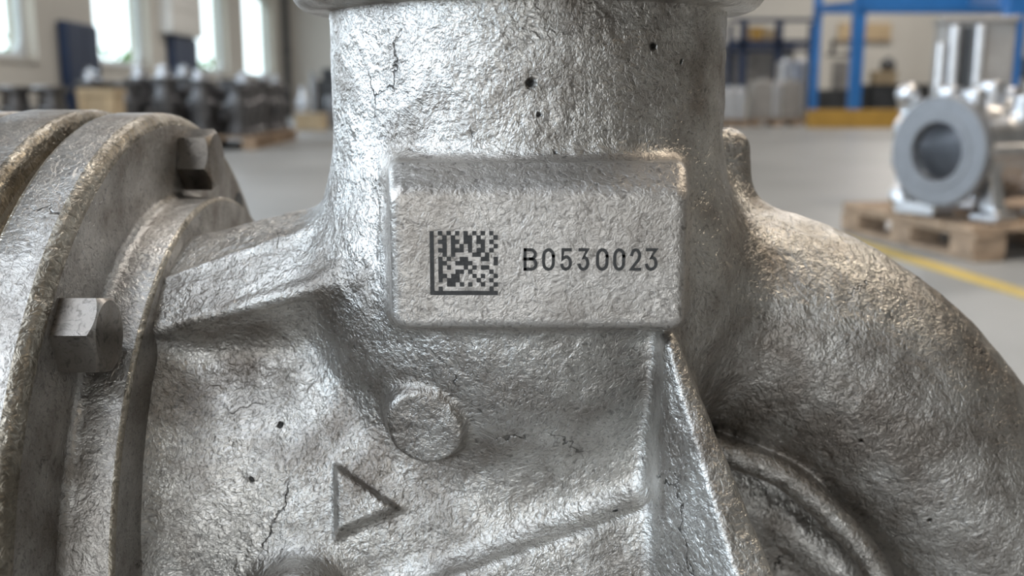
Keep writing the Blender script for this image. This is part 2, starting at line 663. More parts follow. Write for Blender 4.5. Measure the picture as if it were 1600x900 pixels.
# ------------------------------------------------------------------ the pump casing in the foreground
ORG = np.array([0.009, 0.60, 0.0])
pump = thing('pump_casing', 'large raw cast metal pump casing filling the middle with bolted flange and serial number', 'pump', ORG)
FC = np.array([-0.218, 0.66, 0.322])
PSI = -0.008
AX = np.array([math.cos(PSI), math.sin(PSI), 0])
TF = Matrix.Translation(Vector(FC - ORG)) @ Matrix(((AX[0], 0, -AX[1]), (AX[1], 0, AX[0]), (0, -1, 0))).transposed().to_4x4().inverted() if False else None
# frame of the flange: local z = axis, local x = horizontal across, local y = up
zx = Vector(AX)
yx = Vector((0, 0, 1))
xx = yx.cross(zx)
RF = Matrix((xx, yx, zx)).transposed().to_4x4()
TF = Matrix.Translation(Vector(FC - ORG)) @ RF

NX, NY = 0.009, 0.60
PAD_Y = 0.463
PA = at(608, 297, PAD_Y)
PB = at(1070, 514, PAD_Y)
PCX, PCZ = (PA[0] + PB[0]) / 2, (PA[2] + PB[2]) / 2
PHX, PHZ = (PB[0] - PA[0]) / 2, (PA[2] - PB[2]) / 2

ELBOW = smooth_path([(at(960, 500, .61), .070), (at(1090, 490, .625), .072), (at(1212, 520, .625), .0735), (at(1335, 592, .622), .0735),
                     (at(1432, 690, .62), .072), (at(1512, 800, .62), .071), (at(1560, 930, .62), .070), (at(1575, 1090, .62), .070), (at(1575, 1250, .62), .070)], 4)
LUG = [(at(1138, 234, .635), .0132), (at(1139, 318, .63), .0135)]
LIP = smooth_path([(at(1120, 700, .58), .0085), (at(1225, 742, .575), .0085), (at(1310, 815, .57), .0085), (at(1365, 885, .565), .0085), (at(1400, 985, .56), .0085)], 4)
LIP2 = smooth_path([(at(1130, 760, .608), .008), (at(1230, 822, .605), .008), (at(1315, 890, .598), .011), (at(1345, 960, .592), .009)], 4)
WEB = hull_planes([at(x, y, Y) for x, y in ((1050, 620), (1225, 720), (1320, 795), (1410, 900), (1440, 1100), (1050, 1100)) for Y in (.603, .66)])
_A, _L, _R = at(1030, 790, .487), at(560, 955, .482), at(1230, 1020, .478)
BLK = hull_planes([_A, _A + [0, .2, .0], _L, _L + [0, .2, .0], _R, _R + [0, .2, .0],
                   (-.06, .462, .15), (.11, .455, .15), (-.06, .66, .15), (.11, .66, .15)])
RIB = hull_planes([at(1041, 534, .464), at(1058, 534, .466), at(1180, 1000, .410), at(1250, 1000, .416),
                   at(1024, 792, .492), at(1020, 1000, .480), at(1030, 560, .500),
                   at(1041, 534, .464) + [-.004, .10, .005], at(1058, 534, .466) + [.004, .10, .005], at(1238, 1000, .418) + [-.004, .14, 0], at(1024, 792, .492) + [0, .1, 0]])
hubx = -0.190
ARM = hull_planes([at(228, 388, .610), at(228, 450, .556), at(208, 526, .536), at(208, 589, .578),
                   at(540, 308, .625), at(535, 347, .556), at(535, 438, .524), at(535, 545, .565),
                   at(228, 388, .610) + [0, .04, -.03], at(540, 308, .625) + [0, .04, -.03]])
ARM_E1 = [(at(232, 448, .560), .0015), (at(535, 349, .559), .0045)]
ARM_E2 = [(at(216, 523, .540), .0012), (at(535, 437, .527), .0045)]
def tri_planes(pts, nrm, front, back, drafts):
    c_ = sum(pts) / 3
    out = [(*nrm, float(nrm @ c_ + front)), (*(-nrm), float(-(nrm @ c_) + back))]
    for i in range(3):
        p, q = pts[i], pts[(i + 1) % 3]
        e = np.cross(q - p, nrm)
        e /= np.linalg.norm(e)
        if e @ (c_ - p) > 0:
            e = -e
        e = e + nrm * drafts[i]
        e /= np.linalg.norm(e)
        out.append((*e, float(e @ p)))
    return out


SMALL = [(at(466, 945, .485), .021), (at(455, 930, .56), .021)]


def f_neck(x, y, z):
    t = np.clip((z - 0.485) / 0.085, 0, 1)
    t = t * t * (3 - 2 * t)
    r = 0.1265 - 0.0155 * t
    rho2 = (x - NX) ** 2 + (y - NY) ** 2
    return np.sqrt(rho2 + np.maximum(0.485 - z, 0) ** 2 + np.maximum(z - 0.66, 0) ** 2) - r


def f_barrel(x, y, z):
    ax = (x - FC[0]) * AX[0] + (y - FC[1]) * AX[1]
    px = x - FC[0] - ax * AX[0]
    py = y - FC[1] - ax * AX[1]
    rr = np.sqrt(px ** 2 + py ** 2 + (z - 0.338) ** 2)
    R = 0.150 + 0.012 * np.exp(-np.maximum(ax - 0.025, 0) / 0.012) + 0.006 * np.clip(ax / 0.2, 0, 1)
    return np.maximum(rr - R, np.maximum(0.022 - ax, ax - 0.285)) * 0.95


def f_pad(x, y, z):
    dep = y - PAD_Y  # metres behind the face
    u = np.abs(x - PCX) - PHX - 0.13 * np.clip(dep, -.01, .06)
    zz = z - PCZ
    top = zz - PHZ - 0.62 * np.clip(dep, -.01, .018)
    bot = -zz - PHZ - 0.10 * np.clip(dep, -.01, .06)
    w = np.maximum(top, bot)
    rc = 0.0065
    q = np.sqrt(np.maximum(u + rc, 0) ** 2 + np.maximum(w + rc, 0) ** 2) + np.minimum(np.maximum(u, w) + rc, 0) - rc
    return np.maximum(smax(q * 0.93, -dep, 0.0045), dep - 0.08)


def f_boss(x, y, z):
    ax = (x - BOSS_C[0]) * bn[0] + (y - BOSS_C[1]) * bn[1] + (z - BOSS_C[2]) * bn[2]
    rr = np.sqrt(np.maximum((x - BOSS_C[0]) ** 2 + (y - BOSS_C[1]) ** 2 + (z - BOSS_C[2]) ** 2 - ax ** 2, 0))
    return smax(smax(rr - 0.0192 + 0.42 * ax, ax, 0.002), -ax - .03, .002)


def f_arm(x, y, z):
    d = sd_hull(ARM, x, y, z, 0.003)
    return smin(d, np.minimum(sd_tube(ARM_E1, x, y, z, 0), sd_tube(ARM_E2, x, y, z, 0)), .004)


def f_base(x, y, z):
    d = smin(f_neck(x, y, z), f_barrel(x, y, z), 0.022)
    d = smin(d, f_arm(x, y, z), 0.014)
    d = smin(d, sd_hull(BLK, x, y, z, 0.006), 0.012)
    e = sd_tube(ELBOW, x, y, z, 0.0)
    e = smin(e, sd_tube(LUG, x, y, z, 0), 0.020)
    w = sd_hull(WEB, x, y, z, 0.006)
    w = smin(w, sd_tube(LIP, x, y, z, 0), 0.012)
    w = smin(w, sd_tube(LIP2, x, y, z, 0), 0.02)
    e = smin(e, w, 0.006)
    d = smin(d, e, 0.024)
    d = smin(d, sd_hull(RIB, x, y, z, 0.0035), 0.009)
    d = smin(d, sd_tube(SMALL, x, y, z, 0), 0.02)
    return d


def on_surface(px, py):
    """where the casting's skin lies behind an image point, and its normal"""
    v = ray(px, py)
    v = v / np.linalg.norm(v)
    t = 0.36
    for _ in range(90):
        t += 0.6 * float(f_base(*[np.array([c_]) for c_ in CAM + v * t])[0])
    p = CAM + v * t
    e = 0.004
    n_ = np.array([float((f_base(*[np.array([c_]) for c_ in p + np.eye(3)[a] * e]) - f_base(*[np.array([c_]) for c_ in p - np.eye(3)[a] * e]))[0]) for a in range(3)])
    return p, n_ / np.linalg.norm(n_)


BOSS_P, bn = on_surface(670, 654)
bn = bn * .4 + np.array([0, -1, 0.02]) * .6
bn = bn / np.linalg.norm(bn)
BOSS_C = BOSS_P + bn * .0100
TRI = []
for px_, py_ in ((527, 733), (527, 828), (611, 791)):
    p_, n_ = on_surface(px_, py_)
    TRI.append(p_ - (p_ - CAM) / np.linalg.norm(p_ - CAM) * .0085)
tn = np.cross(TRI[1] - TRI[0], TRI[2] - TRI[0])
tn = tn / np.linalg.norm(tn)
if tn[1] > 0:
    tn = -tn
TRIP = tri_planes(TRI, tn, 0.0, 0.03, (0.5, 0.6, 0.1))


def f_casting(x, y, z):
    d = smin(f_base(x, y, z), f_pad(x, y, z), 0.010)
    d = smin(d, f_boss(x, y, z), 0.0035)
    d = smin(d, sd_hull(TRIP, x, y, z, 0.002), 0.002)
    return d


PITS = [(on_surface(x_, y_)[0], r_) for x_, y_, r_ in ((1020, 72, .0024), (829, 129, .0026), (842, 178, .0014), (866, 239, .0017), (963, 799, .0014),
                                                       (438, 664, .0016), (1452, 812, .0016), (1345, 690, .0014), (1065, 96, .0014), (392, 748, .0015))]
M['cast'] = mat_cast('cast_alloy', (0.56, 0.54, 0.51), (0.26, 0.232, 0.205), pits=PITS)
VOX = 0.0016
V, Q, N = implicit_mesh(f_casting, (-.20, .37, .17), (.375, .78, .655), VOX)
xyz = V.T
pad_d = f_pad(*xyz)
onpad = np.clip(1 - (pad_d - .0006) / .002, 0, 1)
flat = (1 - onpad * 0.8)[:, None]
disp = value_noise(V, 70, 1) * 0.0010 + value_noise(V, 150, 2) * 0.0007 + value_noise(V, 330, 3) * 0.0004
gp = 0.002
gn = np.zeros_like(V)


def dispf(P):
    return value_noise(P, 70, 1) * 0.0010 + value_noise(P, 150, 2) * 0.0007 + value_noise(P, 330, 3) * 0.0004


for a in range(3):
    e = np.zeros(3)
    e[a] = 0.0008
    gn[:, a] = (dispf(V + e) - dispf(V - e)) / 0.0016
gn -= (gn * N).sum(1, keepdims=True) * N
N2 = N - gn * flat
N2 /= np.linalg.norm(N2, axis=1, keepdims=True)
V2 = V + N * disp[:, None] * flat
labels = np.zeros(len(V), int)
cand = [('volute_body', np.minimum(np.minimum(f_neck(*xyz), sd_hull(BLK, *xyz, 0.010)), sd_tube(SMALL, *xyz, 0))),
        ('suction_barrel', f_barrel(*xyz)),
        ('support_arm', f_arm(*xyz)),
        ('outlet_elbow', sd_tube(ELBOW, *xyz, 0)),
        ('elbow_web', np.minimum(np.minimum(sd_hull(WEB, *xyz, .006), sd_tube(LIP, *xyz, 0)), sd_tube(LIP2, *xyz, 0))),
        ('lifting_lug', sd_tube(LUG, *xyz, 0)),
        ('stiffening_rib', sd_hull(RIB, *xyz, .006)),
        ('marking_pad', pad_d - .0015),
        ('round_boss', f_boss(*xyz) - .0006),
        ('triangle_mark', sd_hull(TRIP, *xyz, .0025) - .0006)]
lab = np.argmin(np.stack([c[1] for c in cand]), 0)
ql = np.sort(lab[Q], axis=1)[:, 1]
parts = {}
for i, (nm, _) in enumerate(cand):
    sel = Q[ql == i]
    if len(sel):
        parts[nm] = mesh_object(nm, V2, sel, N2, M['pad'] if nm == 'marking_pad' else M['cast'], pump, ORG)
parts['marking_pad']['label'] = 'flat rectangular raised pad with dark square code and serial number'
parts['round_boss']['label'] = 'round raised button on the curved body'
parts['triangle_mark']['label'] = 'small raised triangle'

# etched marks on the pad
pad = parts['marking_pad']


def pad_pt(px, py):
    p = at(px, py, PAD_Y)
    return p[0] - ORG[0], p[2] - ORG[2]


YF = PAD_Y - ORG[1]
ETCH = 0.00025
CODE = ['#.#.#.#.#.#.#.#.', '#..#.#..##.#...#', '#.##.##.#.####.#', '#..#.#.#.#..#..#'[:15] + '#', '#.#.##.#..##..#.'[:16], '#..#.#....##.#..',
        '#.#.#..##...##.#', '#.##..####.....#', '#.#.#...#.#.##..', '#.#...##.#....#.', '#.##.##...#.#..#', '#.#.###....#..#.',
        '#...##.#.#..#..#', '#.#...........#.', '################']
CODE[2] = '#.##.##.##.##.#.'
CODE[3] = '#..#.#.#.#..#..#'
CODE[4] = '#.##.###.#.##.#.'
x0, zt = pad_pt(671, 361)
x1, zb = pad_pt(778, 461)
mw, mh = (x1 - x0) / 16, (zt - zb) / 15
mb = MB()
rnd = random.Random(2)
for r, row in enumerate(CODE):
    for c_, ch in enumerate(row):
        if ch == '#':
            j = 0.0 if c_ == 0 or r == 14 else 0.06
            a, b = x0 + (c_ - j * rnd.random()) * mw, x0 + (c_ + 1 + j * (rnd.random() - .5)) * mw
            t, bb = zt - (r - j * rnd.random()) * mh, zt - (r + 1 + j * (rnd.random() - .5)) * mh
            mb.box(a, b, YF - ETCH, YF + 0.001, bb, t)
o = mb.build('square_code', M['etch'], pad)
o['label'] = 'dark square dot code with solid left and bottom borders'

# serial number: strokes of constant width with round turns, one letter after the other
GLY = {
    'B': [[(0, 0), (0, 1), (.55, 1)], 'arc', (.55, .76, .24, 90, -90), [(.55, .52), (0, .52)], (.58, .26, .26, 90, -90), [(.58, 0), (0, 0)]],
}


def arc(cx, cy, rx, ry, a0, a1, n=9):
    return [(cx + rx * math.cos(math.radians(a0 + (a1 - a0) * k / n)), cy + ry * math.sin(math.radians(a0 + (a1 - a0) * k / n))) for k in range(n + 1)]


STROKES = {
    'B': [[(0.05, 0), (0.05, 1)], [(0.05, 1), (.5, 1)] + arc(.5, .765, .38, .235, 90, -90) + [(.05, .53)],
          [(.5, .53)] + arc(.52, .265, .43, .265, 90, -90) + [(.05, 0)]],
    '0': [arc(.5, .68, .44, .32, 0, 180) + arc(.5, .32, .44, .32, 180, 360) + [(.94, .68)]],
    '5': [[(.88, 1), (.14, 1), (.08, .52), (.2, .58)] + arc(.48, .33, .44, .31, 100, -90) + arc(.45, .28, .42, .28, 270, 195)],
    '3': [[(.1, 1), (.9, 1), (.46, .6)] + arc(.48, .31, .45, .31, 85, -90) + arc(.46, .28, .42, .28, 270, 195)],
    '2': [arc(.5, .70, .42, .30, 170, -20) + [(.82, .50), (.06, 0), (.95, 0)]],
}


def stroke(mb, pts, w):
    """flat ribbon of width w along pts"""
    pts = [np.array(p) for p in pts]
    pts = [p for i, p in enumerate(pts) if i == 0 or np.linalg.norm(p - pts[i - 1]) > 1e-7]
    n = len(pts)
    Lf, Rt = [], []
    for i in range(n):
        t0 = pts[i] - pts[i - 1] if i else pts[1] - pts[0]
        t1 = pts[i + 1] - pts[i] if i < n - 1 else t0
        t0, t1 = t0 / np.linalg.norm(t0), t1 / np.linalg.norm(t1)
        m_ = np.array([-(t0 + t1)[1], (t0 + t1)[0]])
        m_ = m_ / max(np.linalg.norm(m_), 1e-6)
        cs = max(m_ @ np.array([-t0[1], t0[0]]), 0.55)
        e = m_ * w / 2 / cs
        ext = (t1 * -w / 2 if i == 0 else t0 * w / 2 if i == n - 1 else 0) if n > 0 else 0
        Lf.append(pts[i] + e + ext)
        Rt.append(pts[i] - e + ext)
    for i in range(n - 1):
        q = [Lf[i], Rt[i], Rt[i + 1], Lf[i + 1]]
        vs = [(p[0], YF - ETCH, p[1]) for p in q] + [(p[0], YF + 0.001, p[1]) for p in q]
        mb.add(vs, [(0, 1, 2, 3), (7, 6, 5, 4), (0, 4, 5, 1), (1, 5, 6, 2), (2, 6, 7, 3), (3, 7, 4, 0)])


mb = MB()
xs = [(817, 841), (846, 868), (875, 895), (902, 922), (930, 952), (957, 978), (983, 1003), (1007, 1029)]
for ch, (a, b) in zip('B0530023', xs):
    xa, za = pad_pt(a + 2.3, 423 - 2.3)
    xb, zb_ = pad_pt(b - 2.3, 388 + 2.3)
    for st in STROKES[ch]:
        stroke(mb, [(xa + (xb - xa) * u, za + (zb_ - za) * v) for u, v in st], 5.0 * PAD_Y / 1600)
o = mb.build('serial_number', M['etch'], pad)
o['label'] = 'dark etched serial number B0530023'


def arc_prof(cx, cz, r, a0, a1, n=5):
    return [(cx + r * math.cos(math.radians(a0 + (a1 - a0) * k / n)), cz + r * math.sin(math.radians(a0 + (a1 - a0) * k / n))) for k in range(n + 1)]


# neck flange: rounded lip, seen from below
R = 0.1315
prof = [(0.104, .630), (0.1105, .6325), (0.114, .6335)] + arc_prof(R - .011, .6445, .011, -90, 0, 6) + arc_prof(R - .006, .668, .006, 0, 90, 4) + [(0.085, .674), (0.085, .60)]
T = Matrix.Translation((NX - ORG[0], NY - ORG[1], 0))
MB().lathe(prof, 160, T, False, False).build('neck_flange', M['cast'], pump, smooth=True)

def grimy(o, test):
    """brown casting grime caught along the turned edges"""
    o.data.materials.append(M['edge'])
    inv = TF.inverted()
    for p in o.data.polygons:
        q = inv @ p.center
        if test(math.hypot(q.x, q.y), q.z):
            p.material_index = 1


# bolted flange: face towards +axis
RFl = 0.2555
prof = [(0.05, 0.026), (0.140, 0.026), (0.1985, 0.026)] + arc_prof(.1985, .0235, .0025, 90, 0, 3) + [(0.2012, 0.006)] + \
       [(0.206 - .005 * math.cos(math.radians(t)), .006 - .006 * math.sin(math.radians(t))) for t in (20, 45, 70, 90)] + \
       [(RFl - .008, 0.0)] + arc_prof(RFl - .008, -.008, .008, 90, 0, 5) + [(RFl, -.031)] + arc_prof(RFl - .003, -.031, .003, 0, -90, 3) + [(0.236, -.036), (0.05, -.036)]
MB().lathe(prof[::-1], 220, TF, True, True).build('bolted_flange', M['flange'], pump, smooth=True)
grimy(bpy.data.objects['bolted_flange'], lambda r, h: (r > RFl - .0095 and -.009 < h < .001) or (r > RFl - .004 and h < -.0305) or (.1975 < r < .2016 and h > .022))
MB().lathe([(0.05, -.060), (0.240, -.060), (0.240, -.034), (0.05, -.034)], 160, TF, True, True).build('joint_ring', M['groove'], pump, smooth=True)
prof = [(0.05, -.046)] + [(0.244, -.0455)] + arc_prof(RFl - .004, -.052, .006, 90, 0, 4) + [(RFl + .002, -.084)] + arc_prof(RFl - .002, -.084, .004, 0, -90, 3) + [(0.238, -.089), (0.05, -.089)]
MB().lathe(prof[::-1], 220, TF, True, True).build('cover_ring', M['flange'], pump, smooth=True)
grimy(bpy.data.objects['cover_ring'], lambda r, h: r > .243 and -.053 < h < -.045)
MB().lathe([(0.05, -.11), (0.247, -.11), (0.247, -.085), (0.05, -.085)], 160, TF, True, True).build('joint_ring', M['groove'], pump, smooth=True)
prof = [(0.05, -.097), (0.246, -.097)] + arc_prof(RFl - .004, -.102, .005, 90, 0, 3) + [(RFl, -.26), (0.2, -.30), (0.05, -.31)]
MB().lathe(prof[::-1], 200, TF, True, True).build('end_cover', M['flange'], pump, smooth=True)


# hex bolts on the flange face
def bolt_mesh():
    mb = MB()
    rc, hh = 0.0208, 0.0205
    hexa = [(rc * math.cos(math.radians(60 * k)), rc * math.sin(math.radians(60 * k))) for k in range(6)]
    n = 48
    rows = []
    fl = rc * math.cos(math.pi / 6)

    def hexr(a):
        a = (a % (math.pi / 3)) - math.pi / 6
        return fl / math.cos(a)
    vs = []
    def ring(fn_r, fn_z):
        i0 = len(vs)
        for k in range(n):
            a = 2 * math.pi * k / n
            r = fn_r(a)
            vs.append((r * math.cos(a), r * math.sin(a), fn_z(r)))
        return i0
    rc_ = fl * 0.95
    rows.append(ring(lambda a: hexr(a) * 0.985, lambda r: 0.0))
    rows.append(ring(hexr, lambda r: 0.0008))
    rows.append(ring(hexr, lambda r: hh - max(r - rc_, 0) * 0.75))
    rows.append(ring(lambda a: rc_, lambda r: hh))
    rows.append(ring(lambda a: rc_ * 0.93, lambda r: hh + 0.0002))
    fs = [tuple(range(n - 1, -1, -1))]
    for p, q in zip(rows[:-1], rows[1:]):
        fs += [(p + k, p + (k + 1) % n, q + (k + 1) % n, q + k) for k in range(n)]
    fs.append(tuple(rows[-1] + k for k in range(n)))
    mb.add(vs, fs)
    me = mb.mesh('hex_bolt', True)
    me.set_sharp_from_angle(angle=0.35)
    me.materials.append(M['bolt'])
    return me


bm_hex = bolt_mesh()
wm = MB().lathe([(0.0, 0), (0.0255, 0), (0.0255, .0015), (0.0, .0015)], 40).mesh('spot_face', True)
wm.set_sharp_from_angle(angle=0.6)
wm.materials.append(M['bolt'])
FRB = Matrix((xx, yx, zx)).transposed()
for px, py, off, rot in ((291, 249, 0.0, 14), (107, 523, 0.0, 48)):
    v = ray(px, py)
    c0 = FC + AX * off
    P = CAM + v * (((c0 - CAM) @ AX) / (v @ AX))
    o = bpy.data.objects.new('hex_bolt', bm_hex)
    COL.objects.link(o)
    o.parent = pump
    o.matrix_local = Matrix.Translation(Vector(P - ORG)) @ RF @ Matrix.Rotation(math.radians(rot), 4, 'Z')
    o['label'] = 'plain steel hex bolt head'
# bolt hole at the far rim: its shade drawn as a solid dark disc
v = ray(373, 322)
P = CAM + v * (((FC - CAM) @ AX) / (v @ AX))
T = Matrix.Translation(Vector(P - ORG)) @ RF
MB().lathe([(0.0001, .0006), (0.011, .0006), (0.011, -.02), (0.0001, -.02)], 24, T).build('bolt_hole_shade', M['dark'], pump, smooth=True)

# foot and outlet flange below the frame, so that the casing stands on the floor
mb = MB()
mb.lathe([(0.19, 0), (0.19, .03), (0.10, .045), (0.085, .10), (0.09, .26)], 48, Matrix.Translation((0.02 - ORG[0], .56 - ORG[1], 0)))
mb.build('pedestal_foot', M['cast'], pump, smooth=True)
pe = ELBOW[-1][0]
MB().lathe([(0.105, .155), (0.105, .18), (0.07, .186), (0.07, .25)][0:], 64, Matrix.Translation((pe[0] - ORG[0], pe[1] - ORG[1], 0))).build('outlet_flange', M['cast'], pump, smooth=True)


# ------------------------------------------------------------------ pallets
def box_mesh(name, sx, sy, sz, m, bev=0.0):
    me = MB().box(-sx / 2, sx / 2, -sy / 2, sy / 2, 0, sz).mesh(name)
    if bev:
        b = bmesh.new()
        b.from_mesh(me)
        bmesh.ops.bevel(b, geom=b.edges[:], offset=bev, segments=1, affect='EDGES')
        b.to_mesh(me)
        b.free()
    me.materials.append(m)
    return me


def put(name, me, parent, x, y, z, rz=0.0):
    o = bpy.data.objects.new(name, me)
    COL.objects.link(o)
    o.parent = parent
    o.location = (x, y, z)
    o.rotation_euler = (0, 0, rz)
    return o


def pallet(label, loc, rz, sx, sy, hgt, group=None, m='wood'):
    """sx along the deck boards, sy across; stands on its base at local z=0"""
    t = thing('wooden_pallet', label, 'pallet', loc, rz, group)
    tk = hgt * 0.17
    bh = hgt - 3 * tk
    nb = max(5, int(sy / 0.16))
    bw = sy / nb - 0.018
    deck = box_mesh('deck_board', sx, bw, tk, M[m], 0.003)
    strg = box_mesh('stringer_board', 0.12, sy, tk, M[m], 0.003)
    blk = box_mesh('block', 0.14, 0.13, bh, M[m], 0.004)
    for k in range(nb):
        put('deck_board', deck, t, 0, -sy / 2 + (k + .5) * sy / nb, hgt - tk, 0.004 * ((k * 7) % 3 - 1))
    for x in (-sx / 2 + .07, 0, sx / 2 - .07):
        put('stringer_board', strg, t, x, 0, hgt - 2 * tk)
        put('bottom_board', strg, t, x, 0, 0)
        for y in (-sy / 2 + .07, 0, sy / 2 - .07):
            put('block', blk, t, x, y, tk)
    return t


# ------------------------------------------------------------------ casting on its pallet, at the right
c1, c2 = gnd(1518, 411), gnd(1312, 360)
e1 = (c2 - c1)
L1 = np.linalg.norm(e1)
e1 = e1 / L1
e2 = np.array([e1[1], -e1[0], 0])
SX = 1.15
pc = c1 + e1 * L1 / 2 + e2 * SX / 2
rzp = math.atan2(e2[1], e2[0])
PH = 0.125
pallet('weathered wooden pallet under the pale pump housing, beside the yellow floor line', pc, rzp, SX, L1, PH)

ang = math.atan2(e2[1], e2[0]) + 0.32
hx = np.array([math.cos(ang), math.sin(ang), 0])   # axis away from the open end
hy = np.array([-hx[1], hx[0], 0])
fc = at(1462, 237, 3.78)
house = thing('pump_housing', 'pale cast pump housing with round open bore lying on a pallet', 'pump housing', (fc[0], fc[1], PH), ang)
hz = fc[2] - PH  # bore height above the deck
# built in local coordinates: x = axis (0 at the flange face), y across, z up from the deck


def f_house(x, y, z):
    rr = np.sqrt(y ** 2 + (z - hz) ** 2)
    body = smax(rr - (0.150 + 0.03 * np.clip((x - .1) / .25, 0, 1)), np.maximum(.04 - x, x - .75), .02)
    d = body
    for xx_, rad, th in ((.34, .20, .018), (.62, .205, .02)):
        d = smin(d, smax(rr - rad, np.abs(x - xx_) - th, .01), .03)
    rib = np.maximum(np.maximum(np.abs(x - .33) - .30, np.abs(y) - .205), np.abs(z - hz - .005) - .016)
    d = smin(d, rib, .02)
    # flat feet
    for fx in (.14, .46):
        for sy_ in (-.16, .16):
            leg = np.maximum(np.maximum(np.abs(x - fx) - .032, np.abs(y - sy_ * (1 - .35 * np.clip(z / hz, 0, 1))) - .035), np.maximum(-z, z - hz))
            foot = np.maximum(np.maximum(np.abs(x - fx) - .06, np.abs(y - sy_) - .06), np.maximum(-z, z - .035))
            d = smin(d, smin(leg, foot, .02), .03)
    # valve bosses and ribs on the crown
    for bx, by, br, bh in ((.10, -.07, .042, .19), (.16, .08, .05, .20), (.27, -.02, .05, .22), (.30, -.13, .036, .17), (.40, .10, .05, .21), (.52, -.06, .06, .22), (.56, .10, .04, .20)):
        q = np.sqrt((x - bx) ** 2 + (y - by) ** 2) - br
        d = smin(d, smax(q, np.maximum(hz - z, z - hz - bh - .035), .01), .03)
    # upright back flange at the left side
    fl = np.maximum(np.maximum(np.abs(x - .12) - .03, np.abs(y - .205) - .036), np.maximum(-z + .01, z - hz - .19))
    d = smin(d, fl, .02)
    for kz in (.07, .20, .33, .46):
        d = smin(d, np.sqrt((x - .10) ** 2 + (y - .22) ** 2 + (z - kz) ** 2) - .045, .02)
    fl2 = np.maximum(np.maximum(np.abs(x - .12) - .06, np.abs(y - .12) - .09), np.abs(z - .03) - .025)
    d = smin(d, fl2, .02)
    # bore
    d = smax(d, -np.maximum(np.sqrt(y ** 2 + (z - hz) ** 2) - .106, x - .40), .006)
    d = np.maximum(d, .003 - z)
    d = smax(d, -np.maximum(np.sqrt((y + .02) ** 2 + (z - hz) ** 2) - .05, x - .55), .006)
    return d


Vh, Qh, Nh = implicit_mesh(f_house, (-.02, -.30, -.02), (.80, .30, .52), .010, 6)
mesh_object('body', Vh, Qh, Nh, M['alu'], house, (0, 0, 0))
TH = Matrix.Translation((0, 0, hz)) @ Matrix.Rotation(math.radians(90), 4, 'Y')
prof = [(0.107, .05), (0.107, .004)] + [(0.111, 0.0), (0.138, 0.0), (0.141, .004), (0.196, .004)] + [(0.203, .011), (0.203, .050), (0.196, .056), (0.15, .058)]
MB().lathe(prof[::-1], 96, TH, False, False).build('mouth_flange', M['machined'], house, smooth=True)

# upright ribbed housing standing on the same pallet behind
YU = 5.25
pallet('wooden pallet behind the pale pump housing, under the upright casting', (at(1512, 100, YU)[0] + .08, YU, 0), 0.25, .50, .46, PH)
upx = np.array([at(1512, 100, YU)[0], YU])
col_ = thing('upright_housing', 'tall square ribbed casting standing upright behind the pale pump housing', 'casting', (upx[0], upx[1], PH), -0.25)
uh = at(1500, 28, YU)[2] - PH
MB().box(-.15, .19, -.12, .14, 0, uh - .02).build('body', M['grey_iron'], col_, .012)
for x, zt_ in ((-.150, .12), (-.092, .04), (.022, .04)):
    MB().box(x - .02, x + .02, -.17, -.10, 0, uh - zt_).build('front_rib', M['alu'], col_, .008)
MB().box(-.06, -.005, -.125, -.10, .05, uh - .05).build('recess_shade', M['dark'], col_)  # dark strip in place of the shade in a recess that isn't cut
MB().box(-.16, .20, -.15, .15, uh - .03, uh).build('cap', M['grey_iron'], col_, .008)


# ------------------------------------------------------------------ racks
def bar(t, name, m, x0, x1, y0, y1, z0, z1):
    return MB().box(x0, x1, y0, y1, z0, z1).build(name, m, t, 0.004, seg=1)


def X(px, Y):
    return (px - 800) / 1600 * Y * 0.982   # horizontal position of an image column at depth Y


def Zp(py, Y):
    return float(at(800, py, Y)[2])


Y1 = 18.0
rack = thing('pallet_rack', 'bright blue steel pallet rack with ochre base beam behind the pale housing', 'rack', (X(1330, Y1), Y1, 0))
ox = X(1330, Y1)
topz = Zp(-60, Y1)
for px, dy in ((1271, 1.9), (1335, 0.0), (1720, 0.0), (1640, 1.9)):
    Yq = Y1 + dy
    w = .105 if dy == 0 else .07
    bar(rack, 'upright', M['blue'], X(px, Yq) - ox - w, X(px, Yq) - ox + w, dy - .06, dy + .06, 0.0, topz)
bar(rack, 'top_beam', M['blue'], X(1335, Y1) - ox, X(1720, Y1) - ox, -.09, -.03, Zp(14, Y1), Zp(-8, Y1))
bar(rack, 'top_beam', M['blue'], X(1271, Y1 + 1.9) - ox, X(1640, Y1 + 1.9) - ox, 1.9 - .05, 1.9 + .05, Zp(21, Y1 + 1.9), Zp(9, Y1 + 1.9))
bar(rack, 'base_beam', M['yellow'], X(1262, Y1) - ox, X(1720, Y1) - ox, -.25, .05, 0, Zp(171, Y1) )
mb = MB()
a_, b_ = Vector((X(1335, Y1) - ox, .03, Zp(5, Y1))), Vector((X(1271, Y1 + 1.9) - ox, 1.87, Zp(12, Y1 + 1.9)))
dv = (b_ - a_)
T = Matrix.Translation(a_) @ dv.to_track_quat('Z', 'Y').to_matrix().to_4x4()
mb.box(-.05, .05, -.05, .05, 0, dv.length, T)
mb.build('side_beam', M['blue'], rack)
